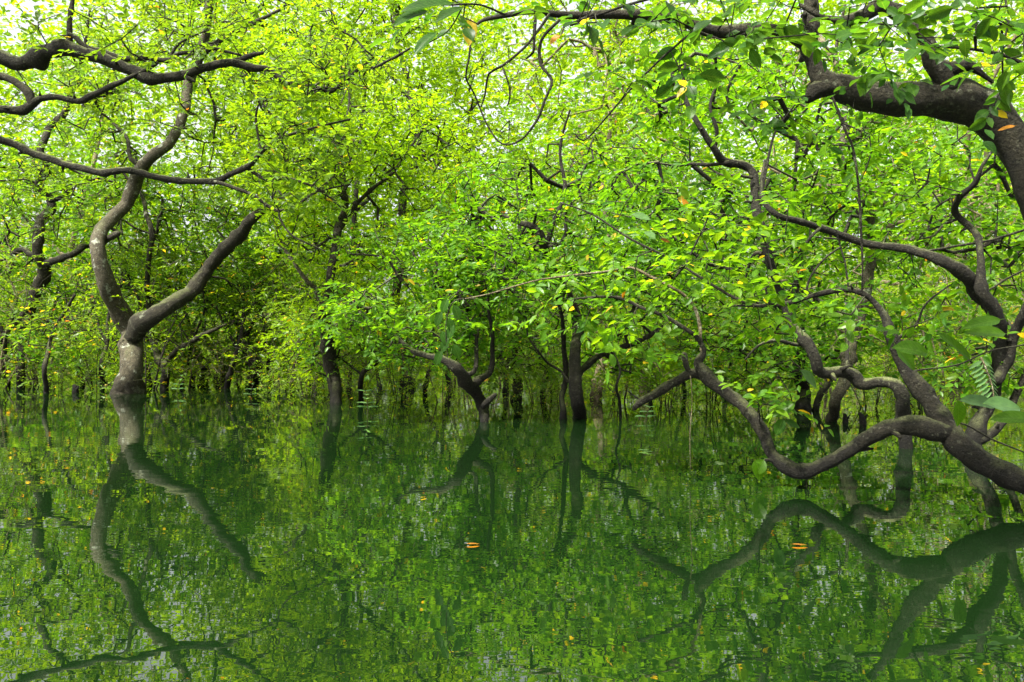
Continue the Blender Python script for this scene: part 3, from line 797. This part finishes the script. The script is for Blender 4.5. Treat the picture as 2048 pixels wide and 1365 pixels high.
T18.trace('branch', 2.9, [(1390, 60, 5), (1330, 110, 5), (1260, 180, 4), (1200, 250, 4), (1167, 282, 4), (1150, 268, 3)], 'dark', wob=.05, wscale=0.92)
T18.trace('branch', 3.3, [(1837, 92, 5), (1929, 97, 7), (2014, 113, 8), (2060, 140, 9), (2120, 200, 10)], 'dark', wob=0, wscale=0.92)
T18.trace('branch', 3.4, [(1664, 192, 5), (1690, 260, 5), (1707, 300, 5), (1717, 376, 5), (1722, 465, 5), (1725, 540, 4), (1724, 584, 4)], 'brown', wob=.02, attach=False, label='thin hanging vine')
T18.crown([(1500, 40, 210, 60, 2.7, 3.5, 44), (1820, 45, 230, 60, 2.6, 3.4, 60), (1790, 150, 120, 30, 2.9, 3.2, 8), (1180, 15, 190, 45, 2.5, 3.2, 30), (2010, 80, 110, 80, 2.6, 3.4, 30), (1600, 230, 130, 50, 3, 3.6, 12),
           (1700, -150, 400, 120, 2.8, 3.8, 60), (2150, 0, 180, 200, 2.8, 3.8, 40), (870, 40, 60, 40, 2.4, 2.7, 6), (1320, 130, 130, 60, 2.7, 3.2, 14), (2010, 220, 40, 50, 3, 3.2, 6)],
          k=8, lod=1, thin=-.2, leaf_len=.062, spray=.26, twig_r=.0014, yel=.012, n_leaf_objs=300, width=.55, dens=1.0)

d = 10.2
T19 = Tree('swamp_tree', 'tree beyond the left edge whose three bare boughs reach across the frame', 'tree', (P(-190, 800, d)[0], d, 0), 'brown', 'olive')
T19.stubs = 1.6
T19.trace('trunk', d, under(-190, 831, 60, d) + [(-180, 700, 52), (-150, 520, 48), (-110, 360, 44), (-90, 250, 40), (-70, 150, 34), (-80, 20, 26), (-60, -120, 18), (-40, -260, 10)], wob=.02)
T19.trace('branch', d, [(-76, 160, 34), (-40, 125, 32), (0, 120, 30), (51, 126, 28), (103, 104, 27), (133, 97, 27), (188, 113, 25), (239, 135, 24), (284, 152, 22), (325, 155, 20), (369, 150, 18), (410, 135, 17), (458, 125, 15), (506, 137, 12), (537, 139, 12),
          (564, 159, 12), (608, 171, 10), (640, 178, 9), (663, 183, 8), (695, 158, 7), (728, 131, 6), (748, 136, 6), (793, 113, 5), (820, 97, 4)], 'moss', wob=.03)
T19.trace('branch', d, [(440, 130, 14), (470, 124, 12), (496, 116, 11), (526, 106, 6)], 'dark', wob=0)
T19.trace('branch', d, [(135, 98, 15), (138, 75, 13), (138, 56, 11), (142, 20, 8), (150, -60, 5)], 'brown', wob=0)
T19.trace('branch', d, [(138, 70, 10), (149, 75, 10), (171, 94, 11), (212, 109, 11), (246, 120, 11), (291, 116, 10), (338, 121, 9), (359, 109, 8), (407, 106, 8), (424, 97, 7), (451, 103, 6), (482, 111, 5)], 'moss', wob=0)
T19.trace('branch', d, [(338, 120, 6), (355, 92, 5), (386, 73, 4), (420, 60, 3)], 'brown', wob=0)
T19.trace('branch', d, [(364, 148, 10), (378, 158, 9), (390, 164, 5)], 'dark', wob=0)
T19.trace('branch', d, [(-84, 200, 22), (-40, 155, 18), (0, 152, 16), (34, 167, 15), (55, 185, 15), (64, 208, 15)], 'brown', wob=0)
T19.trace('branch', d, [(-90, 245, 24), (-40, 225, 18), (0, 220, 16), (41, 219, 18), (65, 211, 17), (82, 199, 13), (113, 197, 12), (161, 203, 12), (191, 188, 11), (239, 167, 9), (291, 140, 7), (316, 126, 5)], 'moss', wob=0)
T19.trace('branch', d, [(-95, 270, 24), (-45, 268, 18), (0, 281, 16), (34, 291, 15), (75, 309, 15), (130, 330, 14), (205, 344, 14), (256, 342, 13), (308, 355, 13), (369, 361, 12), (431, 365, 12), (461, 349, 11), (496, 332, 10), (526, 304, 8), (561, 277, 7),
          (588, 267, 6), (632, 256, 5), (700, 239, 4)], 'moss', wob=.04)
T19.trace('branch', d, [(428, 364, 8), (461, 374, 8), (506, 390, 7), (537, 414, 7), (561, 422, 6), (598, 407, 5), (632, 386, 5), (700, 369, 3)], 'brown', wob=.03)
T19.trace('branch', d, [(493, 336, 8), (533, 359, 7), (574, 357, 6), (615, 369, 5), (643, 383, 5), (684, 417, 3)], 'brown', wob=.03)
T19.trace('branch', d, [(558, 421, 4), (561, 440, 4), (588, 474, 4), (650, 503, 3)], 'brown', wob=.03)
T19.trace('branch', d, [(523, 306, 5), (514, 260, 5), (512, 225, 4), (522, 205, 4), (545, 197, 3)], 'brown', wob=.03)
T19.crown([(620, 330, 120, 90, 9.3, 11, 110), (680, 130, 130, 60, 9.3, 11, 80), (300, 60, 250, 70, 9.4, 11, 90), (560, 200, 80, 60, 9.4, 11, 40), (620, 60, 60, 60, 9.3, 10, 40),
           (-250, 100, 200, 250, 9, 11.5, 160), (100, -150, 300, 100, 9, 11.5, 120)], k=9, lod=1, thin=.25, leaf_len=.085, yel=.01, n_leaf_objs=150, dens=1.5)

# ================================================================== farther trees, copied
def copy_tree(t, loc, rz, sc, label):
    r = t.root.copy(); col.objects.link(r)
    r.location = loc; r.rotation_euler = (0, 0, rz); r.scale = (sc, sc, sc * rng.uniform(.9, 1.15)); r['label'] = label
    for ch in t.root.children:
        c = ch.copy(); col.objects.link(c); c.parent = r
    return r

def far_tree(leaf, bark, seed):
    b = P(1024, 740, 26)
    t = Tree('far_swamp_tree', 'slim tree in the dim thicket behind the front row', 'tree', (b[0], b[1], 0), bark, leaf, 'trees of the thicket behind the front row')
    j = lambda a: float(rng.uniform(-a, a))
    top = [(1024 + j(6), 754, 17, 26), (1024 + j(8), 700, 14, 26), (1024 + j(20), 640, 12, 26 + j(.4)), (1024 + j(35), 560, 11, 26 + j(.6)), (1024 + j(45), 470, 9, 26 + j(.8)), (1024 + j(50), 360, 7, 26 + j(1)), (1024 + j(60), 240, 5, 26 + j(1))]
    t.trace('trunk', 26, top)
    for q in range(4):
        k = int(rng.integers(2, 5))
        s_ = 1 if q % 2 else -1
        x0, y0 = top[k][0], top[k][1]
        t.trace('branch', 26, [(x0, y0, 8, 26), (x0 + s_ * 35, y0 - 30 + j(15), 7, 26 + j(1)), (x0 + s_ * 80, y0 - 60 + j(30), 5, 26 + j(2)), (x0 + s_ * 120, y0 - 110 + j(40), 3, 26 + j(2))])
    t.crown([(1024, 430, 150, 150, 23.5, 28.5, 300), (1024, 250, 110, 90, 24, 28, 110), (1024, 650, 130, 70, 24, 28, 200)], k=9, leaf_len=.17, spray=.6, thin=.1, step=.4, twig_r=.004, dens=1.0)
    return t

protos = [far_tree('yellow', 'brown', 1), far_tree('olive', 'dark', 2), far_tree('green', 'straw', 3), far_tree('yellow', 'straw', 4)]
spots = []
for dist, n, off in ((20.5, 4, .3), (25.5, 5, .6), (30, 6, .1)):
    for i in range(n):
        x = (i + off + rng.uniform(-.25, .25)) / n * 2800 - 400
        spots.append((x, dist + rng.uniform(-1.8, 1.8)))
for i in range(15):                              # unseen trees added beside and behind the camera to hold back sky light
    a = R(115 + i * 310 / 15 + rng.uniform(-6, 6)) - R(25)
    rr_ = rng.uniform(10.5, 13) if i % 2 else rng.uniform(14, 17)
    if math.sin(a) < .35:
        spots.append((None, (rr_ * math.cos(a), rr_ * math.sin(a))))
used = set(); far_roots = []
FAR_LABEL = 'slim tree in the dim thicket behind the front row'
for i, (x, dd) in enumerate(spots):
    k = i % 4
    loc = (dd[0], dd[1], 0) if x is None else ((x - 1024) / FPX * dd, dd, 0)
    rz = rng.uniform(0, 6.28); sc = rng.uniform(.8, 1.2)
    if k not in used:
        used.add(k)
        r_ = protos[k].root; r_.location = loc; r_.rotation_euler = (0, 0, rz)
    else:
        r_ = copy_tree(protos[k], loc, rz, sc, FAR_LABEL)
    far_roots.append((r_, k, x, dd))
ORD = ['first', 'second', 'third', 'fourth', 'fifth', 'sixth', 'seventh', 'eighth', 'ninth', 'tenth', 'eleventh', 'twelfth', 'thirteenth', 'fourteenth', 'fifteenth']
KIND = ['brown-barked yellow-green', 'dark-barked olive', 'straw-barked green', 'straw-barked yellow-green']
ROW = ['nearest', 'second', 'farthest']
rows = {}
for r_, k, x, dd in far_roots:
    if x is None:
        r_['label'] = '%s tree added behind the viewer to block sky light, out of the picture' % KIND[k]
    else:
        rows.setdefault(min(2, int(np.searchsorted([22.9, 27.7], dd))), []).append((x, r_, k))
for q, lst in rows.items():
    for i, (x, r_, k) in enumerate(sorted(lst, key=lambda e: e[0])):
        r_['label'] = 'slim %s tree, %s from the left in the %s row of the thicket' % (KIND[k], ORD[i], ROW[q])

# shrubs at the waterline
def shrub(leaf, bark):
    b = P(1024, 754, 22.5)
    t = Tree('waterside_shrub', 'low twiggy shrub standing in the shallows between far trunks', 'shrub', (b[0], b[1], 0), bark, leaf, 'shrubs in the shallows')
    j = lambda a: float(rng.uniform(-a, a))
    for q in range(5):
        a = rng.uniform(0, 6.28); h = rng.uniform(.8, 2.0); sp = rng.uniform(.3, 1.0)
        p0 = np.array([b[0] + .12 * math.cos(a), b[1] + .12 * math.sin(a), -.25])
        p1 = p0 + np.array([sp * .4 * math.cos(a), sp * .4 * math.sin(a), h * .5 + .25])
        p2 = p0 + np.array([sp * math.cos(a + .3), sp * math.sin(a + .3), h + .25])
        t.limb('stem', [p0, p1, p2], [.018, .013, .006])
    A = np.stack([b[0] + rng.normal(0, .75, 300), b[1] + rng.normal(0, .75, 300), .1 + 2.7 * rng.uniform(0, 1, 300) ** 1.2], -1)
    t.grow(A, .36, .09, 8, 2, .003, .24, .4, 0, .5, .03)
    return t
sh = [shrub('olive', 'straw'), shrub('yellow', 'brown'), shrub('yellow', 'straw')]
n = 0
NEAR = [(120, 16.6, .5), (195, 16.2, .55), (372, 16.8, .6), (450, 16.5, .5), (560, 15.8, .6), (615, 14.2, .5), (715, 13.6, .45), (800, 13.2, .5), (885, 12.6, .42), (1075, 12.4, .45), (1110, 13.4, .5), (1240, 12.6, .5),
        (1330, 12.2, .5), (1420, 11.6, .45), (1510, 11.4, .5), (1740, 11.5, .5), (1850, 10.6, .5)]
for i, (x, dd, sc) in enumerate(NEAR):
    r_ = copy_tree(sh[i % 3], ((x - 1024) / FPX * dd, dd, 0), rng.uniform(0, 6.28), sc, '')
    r_['label'] = 'small %s bush at the waterline, %s of the front bushes from the left' % (
        ('olive pale-stemmed', 'yellow-green brown-stemmed', 'yellow-green pale-stemmed')[i % 3], (ORD + ['sixteenth', 'seventeenth'])[i])
ROW5 = ['nearest', 'second', 'third', 'fourth', 'farthest']
for q5, (dist, cnt) in enumerate(((16.8, 7), (19, 10), (22, 12), (26, 14), (31, 14))):
    for i in range(cnt):
        x = (i + .5 + rng.uniform(-.3, .3)) / cnt * 2500 - 230
        dd = dist + rng.uniform(-1.2, 1.2)
        loc = ((x - 1024) / FPX * dd, dd, 0)
        if n < 3:
            r_ = sh[n].root; r_.location = loc
        else:
            r_ = copy_tree(sh[n % 3], loc, rng.uniform(0, 6.28), rng.uniform(.7, 1.3), '')
        r_['label'] = '%s shrub in the shallows, %s from the left in the %s row of shrubs' % (
            ('olive pale-stemmed', 'yellow-green brown-stemmed', 'yellow-green pale-stemmed')[n % 3], ORD[i], ROW5[q5])
        n += 1

# the closed mass of wood beyond
def far_wood():
    N_ = 200000
    dd = rng.uniform(41, 56, N_)
    x = rng.uniform(-1.0, 1.0, N_) * dd * 1.05
    z = rng.uniform(0, 1, N_) ** 1.35 * (23 + 3 * np.sin(x * .35 + 2) + 2 * np.sin(x * .9 + 1))
    p = np.stack([x, dd, z], -1)
    ok = vnoise(p, .55, 3.) > -.45
    p = p[ok]; m = len(p)
    dv = unit(rng.normal(0, 1, (m, 3)) * np.array([1, 1, .5])); nv = unit(rng.normal(0, .6, (m, 3)) + np.array([0, -.3, 1]))
    nv = unit(nv - dv * np.sum(nv * dv, -1, keepdims=True)); sv = np.cross(nv, dv)
    l = rng.uniform(.3, .6, m); wd = l * .5
    tm = np.array([[0, 0, 0], [.48, -.5, .16], [1, 0, -.06], [.48, .5, .16]])
    V = p[:, None] + dv[:, None] * (l[:, None] * tm[:, 0])[..., None] + sv[:, None] * (wd[:, None] * tm[:, 1])[..., None] + nv[:, None] * (wd[:, None] * tm[:, 2])[..., None]
    F = (np.arange(m)[:, None, None] * 4 + np.array([[0, 1, 2], [0, 2, 3]])[None]).reshape(-1, 3)
    o = obj('far_wood', mesh_np('far_wood', V.reshape(-1, 3), [F], LEAF['yellow'], False, np.repeat(np.clip(.5 + .2 * vnoise(p, .5, 1.) + rng.normal(0, .12, m), 0, .94), 4)))
    tag(o, 'closed mass of green wood far behind all the trunks', 'wood', kind='stuff')
far_wood()
#EOF_TREES

# ================================================================== single leaves that stand out, seedlings, drifting leaves
def one_leaf(tree, x0, y0, x1, y1, d0, d1, wr, tint, mat, face=(0, -.75, .65)):
    a, c = P(x0, y0, d0), P(x1, y1, d1)
    v = c - a; l = float(np.linalg.norm(v)); v = v / l
    n_ = np.array(face, float); n_ = n_ - v * np.dot(n_, v); n_ /= np.linalg.norm(n_)
    return tree.leaf_obj(a, v, n_, l, l * wr, tint, mat)

for q in [(1855, 708, 1795, 686, 4.3, 4.25, .55, .35, 'green'), (2065, 838, 1985, 832, 3.9, 3.9, .4, .4, 'green'), (2040, 818, 1968, 806, 4.1, 4.0, .38, .5, 'pale'),
          (1990, 812, 1925, 796, 4.2, 4.1, .35, .5, 'pale'), (1915, 800, 1922, 855, 4.3, 4.3, .5, .3, 'green'), (1940, 720, 1880, 660, 4.2, 4.2, .3, .3, 'green'), (2010, 668, 1935, 662, 4.2, 4.1, .3, .45, 'green'),
          (2000, 640, 1930, 650, 4.3, 4.2, .3, .35, 'green'), (1790, 690, 1830, 740, 4.6, 4.6, .6, .3, 'green'), (1600, 740, 1640, 775, 4.9, 4.9, .45, .6, 'pale'), (1590, 805, 1545, 835, 4.9, 4.9, .5, .3, 'green'),
          (1555, 800, 1520, 790, 4.9, 4.9, .4, .4, 'green'), (1566, 838, 1552, 872, 4.9, 4.9, .6, .25, 'deep'), (1570, 842, 1600, 856, 4.9, 4.9, .5, .25, 'deep'), (1528, 920, 1508, 950, 5.0, 5.0, .8, .4, 'green'),
          (1512, 924, 1527, 962, 5.0, 5.0, .75, .3, 'green'), (1300, 440, 1262, 428, 4.9, 4.9, .5, .6, 'pale'), (1310, 478, 1290, 462, 4.9, 4.9, .7, .6, 'pale'), *[(895 + 14 * math.sin(i * 2.1), 598 + 13 * i, 895 + 14 * math.sin(i * 2.1) + (14 if i % 2 else -12), 598 + 13 * i + 30, 5.4, 5.4, .55, .2, 'deep') for i in range(9)]]:
    one_leaf(T17, *q)
for q in [(905, 8, 800, 10, 2.3, 2.25, .35, .3, 'deep'), (855, 22, 785, 45, 2.3, 2.25, .4, .3, 'deep'), (925, 16, 870, 36, 2.4, 2.35, .35, .35, 'deep'), (872, 66, 826, 102, 2.5, 2.45, .35, .25, 'deep'), (900, 66, 872, 66, 2.5, 2.5, .85, .25, 'deep'),
          (942, 38, 938, 92, 2.9, 2.9, .55, .972, 'green'), (1120, 72, 1098, 84, 2.9, 2.9, .7, .999, 'green'), (1785, 150, 1722, 166, 3.0, 2.95, .3, .35, 'green'), (1735, 155, 1722, 188, 3.1, 3.05, .55, .55, 'green'),
          (2030, 252, 1996, 260, 3.1, 3.1, .28, .994, 'green'), (1840, 88, 1812, 96, 3.2, 3.2, .5, .975, 'green')]:
    one_leaf(T18, *q)
# a twig carries the dark leaves over the gap at the top
T18.trace('branch', 2.45, [(1010, 30, 5, 2.9), (960, 10, 4, 2.6), (900, 10, 4, 2.45), (850, 8, 3, 2.4)], 'dark', wob=0)
T18.trace('branch', 2.5, [(925, 14, 3, 2.45), (905, 50, 3, 2.5), (885, 70, 2, 2.5), (830, 100, 2, 2.5)], 'dark', wob=0)
T17.trace('branch', 5.4, [(930, 598, 3, 5.45), (905, 606, 3, 5.4), (892, 650, 2, 5.4), (896, 715, 2, 5.4)], 'dark', wob=0)
# tendrils of the low bough, one with a round dark leaf
T17.trace('tendril', 5.0, [(1613, 940, 2.5), (1612, 960, 2), (1614, 978, 1.5)], 'straw', attach=False, wob=0)
T17.trace('tendril', 5.3, [(1381, 752, 2.2, 5.45), (1384, 800, 1.8, 5.4), (1380, 870, 1.6, 5.35), (1381, 938, 1.4, 5.3)], 'straw', attach=False, wob=0)
# narrow-leaved frond drooping beside the right-hand trunk
T21.trace('frond_stem', 5.9, [(1962, 715, 4), (1975, 745, 3), (1985, 775, 3), (1988, 800, 2)], 'straw', attach=False, wob=0)
for i in range(9):
    y = 722 + i * 9; x = 1964 + i * 2.7
    for sgn in (-1, 1):
        one_leaf(T21, x, y, x + sgn * (26 - i), y + 17, 5.9, 5.9 + .05 * sgn, .2, .5, 'pale')

def seedling(x, yb, h, pairs, lean, label):
    d, b = base_pt(x, yb)
    t = Tree('seedling', label, 'seedling', (b[0], b[1], 0), 'straw', 'pale', 'seedlings in open water')
    t.limb('stem', [b + np.array([0, 0, -.15]), b + np.array([lean * .4, 0, h * .5]), b + np.array([lean, 0, h])], [.005, .004, .0025])
    for i in range(pairs):
        f = .3 + .7 * i / max(1, pairs - 1)
        p = b + np.array([lean * f, 0, h * f])
        a0 = 2.4 * i + .4
        for q in (0, math.pi):
            v = unit(np.array([math.cos(a0 * .25 + q), .45 * math.sin(a0 + q), .12]))
            n_ = np.array([.1, -.35, 1.]); n_ = unit(n_ - v * np.dot(n_, v))
            l = (.15 - .05 * f) * rng.uniform(.85, 1.1)
            t.leaf_obj(p, v, n_, l, l * .34, .5 + rng.uniform(-.15, .2), 'pale')
    return t
seedling(737, 829, .3, 5, -.04, 'pale leggy seedling with paired leaves, left of the small centre tree')
seedling(500, 798, .24, 3, .05, 'small pale seedling in front of the ivy-dark trunk')
seedling(352, 790, .34, 4, .1, 'pale seedling right of the stout forked tree')
seedling(1290, 842, .16, 3, .05, 'tiny seedling right of the stick-like sapling')

def floating(x, y, l, rz, tint, mat, label):
    d, b = base_pt(x, y)
    o = obj('floating_leaf', leaf_mesh(mat, tint))
    o.scale = (l, l * .4, l * .12); o.location = (b[0], b[1], .004 + l * .05); o.rotation_euler = (0, 0, rz)
    tag(o, label, 'leaf', 'leaves drifting on the water')
floating(933, 1091, .06, .1, .9945, 'olive', 'pinkish fallen leaf floating in the middle of the water')
floating(1583, 1092, .07, -.15, .9955, 'olive', 'yellowish fallen leaf floating below the dipping bough')
floating(841, 998, .05, .9, .97, 'green', 'small yellow leaf floating left of the centre tree reflection')
floating(1275, 903, .11, .3, .6, 'pale', 'pale leaf afloat under the broken branch tip, left one')
floating(1305, 906, .1, 2.6, .7, 'pale', 'pale leaf afloat under the broken branch tip, right one')
floating(1368, 1026, .07, .5, .1, 'deep', 'dark round leaf floating left of the bough reflection')

def stump(x, y, w, h, label):
    d, b = base_pt(x, y)
    t = Tree('tree_stump', label, 'stump', (b[0], b[1], 0), 'dark', 'green', 'stubs poking out of the water')
    r_ = w * d / FPX / 2
    t.limb('trunk', [b + np.array([0, 0, -.25]), b + np.array([r_ * .3, 0, h * .4]), b + np.array([-r_ * .4, 0, h])], [r_ * 1.3, r_, r_ * .55])
    t.limb('knob', [b + np.array([0, 0, h * .3]), b + np.array([r_ * 1.1, -r_ * .5, h * .6]), b + np.array([r_ * 1.6, -r_ * .6, h * .9])], [r_ * .6, r_ * .4, r_ * .2])
stump(150, 786, 12, .14, 'short black stub left of the stout forked tree')
stump(1690, 846, 10, .1, 'small dark stub just right of the pale leaning trunk')
stump(1722, 850, 13, .13, 'wider dark stub farther right of the pale leaning trunk')

STEMS = [(15, 772, -30, 240), (70, 768, 40, 210), (165, 770, -45, 190), (205, 778, 30, 230), (300, 771, -60, 250), (365, 776, 55, 220), (385, 768, -30, 260), (455, 778, 50, 200), (540, 772, -50, 240), (585, 780, 45, 210),
         (630, 785, -35, 190), (700, 778, 30, 230), (760, 782, -40, 200), (850, 788, 50, 210), (900, 780, -30, 240), (1010, 786, -35, 180), (1085, 792, 30, 220), (1300, 795, 45, 200), (1370, 788, -40, 230), (1450, 800, 35, 190)]
NTH = ORD + ['sixteenth', 'seventeenth', 'eighteenth', 'nineteenth', 'twentieth']
for i, (x, yb, lean, hh) in enumerate(STEMS):
    d, b = base_pt(x, yb)
    t = Tree('swamp_sapling', 'thin dark sapling leaning %s at the back, %s such stem from the left' % ('right' if lean > 0 else 'left', NTH[i]), 'sapling', (b[0], b[1], 0), 'dark', ('olive', 'yellow', 'green')[i % 3], 'thin leaning saplings')
    j = lambda a: float(rng.uniform(-a, a))
    w_ = rng.uniform(6, 10)
    a1 = (x + lean * .35 + j(12), yb - hh * .4); a2 = (x + lean * .6 + j(18), yb - hh * .7)
    t.trace('trunk', d, under(x, yb, w_ * 1.2, d) + [(x + lean * .1 + j(6), yb - hh * .2, w_), (*a1, w_ * .85), (*a2, w_ * .65), (x + lean + j(20), yb - hh, w_ * .4)])
    t.trace('branch', d, [(*a1, w_ * .6), (a1[0] - lean * .5, a1[1] - 40 + j(12), w_ * .5), (a1[0] - lean * .9 + j(15), a1[1] - 85, w_ * .3)])
    t.trace('branch', d, [(*a2, w_ * .5), (a2[0] + lean * .5, a2[1] - 25 + j(12), w_ * .4), (a2[0] + lean + j(15), a2[1] - 40, w_ * .25)])
    t.crown([(x + lean, yb - hh, 70, 45, d - .6, d + .8, 34), (x - lean * .4, yb - hh * .7, 60, 40, d - .5, d + .8, 26)], k=9, leaf_len=.085, yel=.03, spray=.34, dens=1.0)
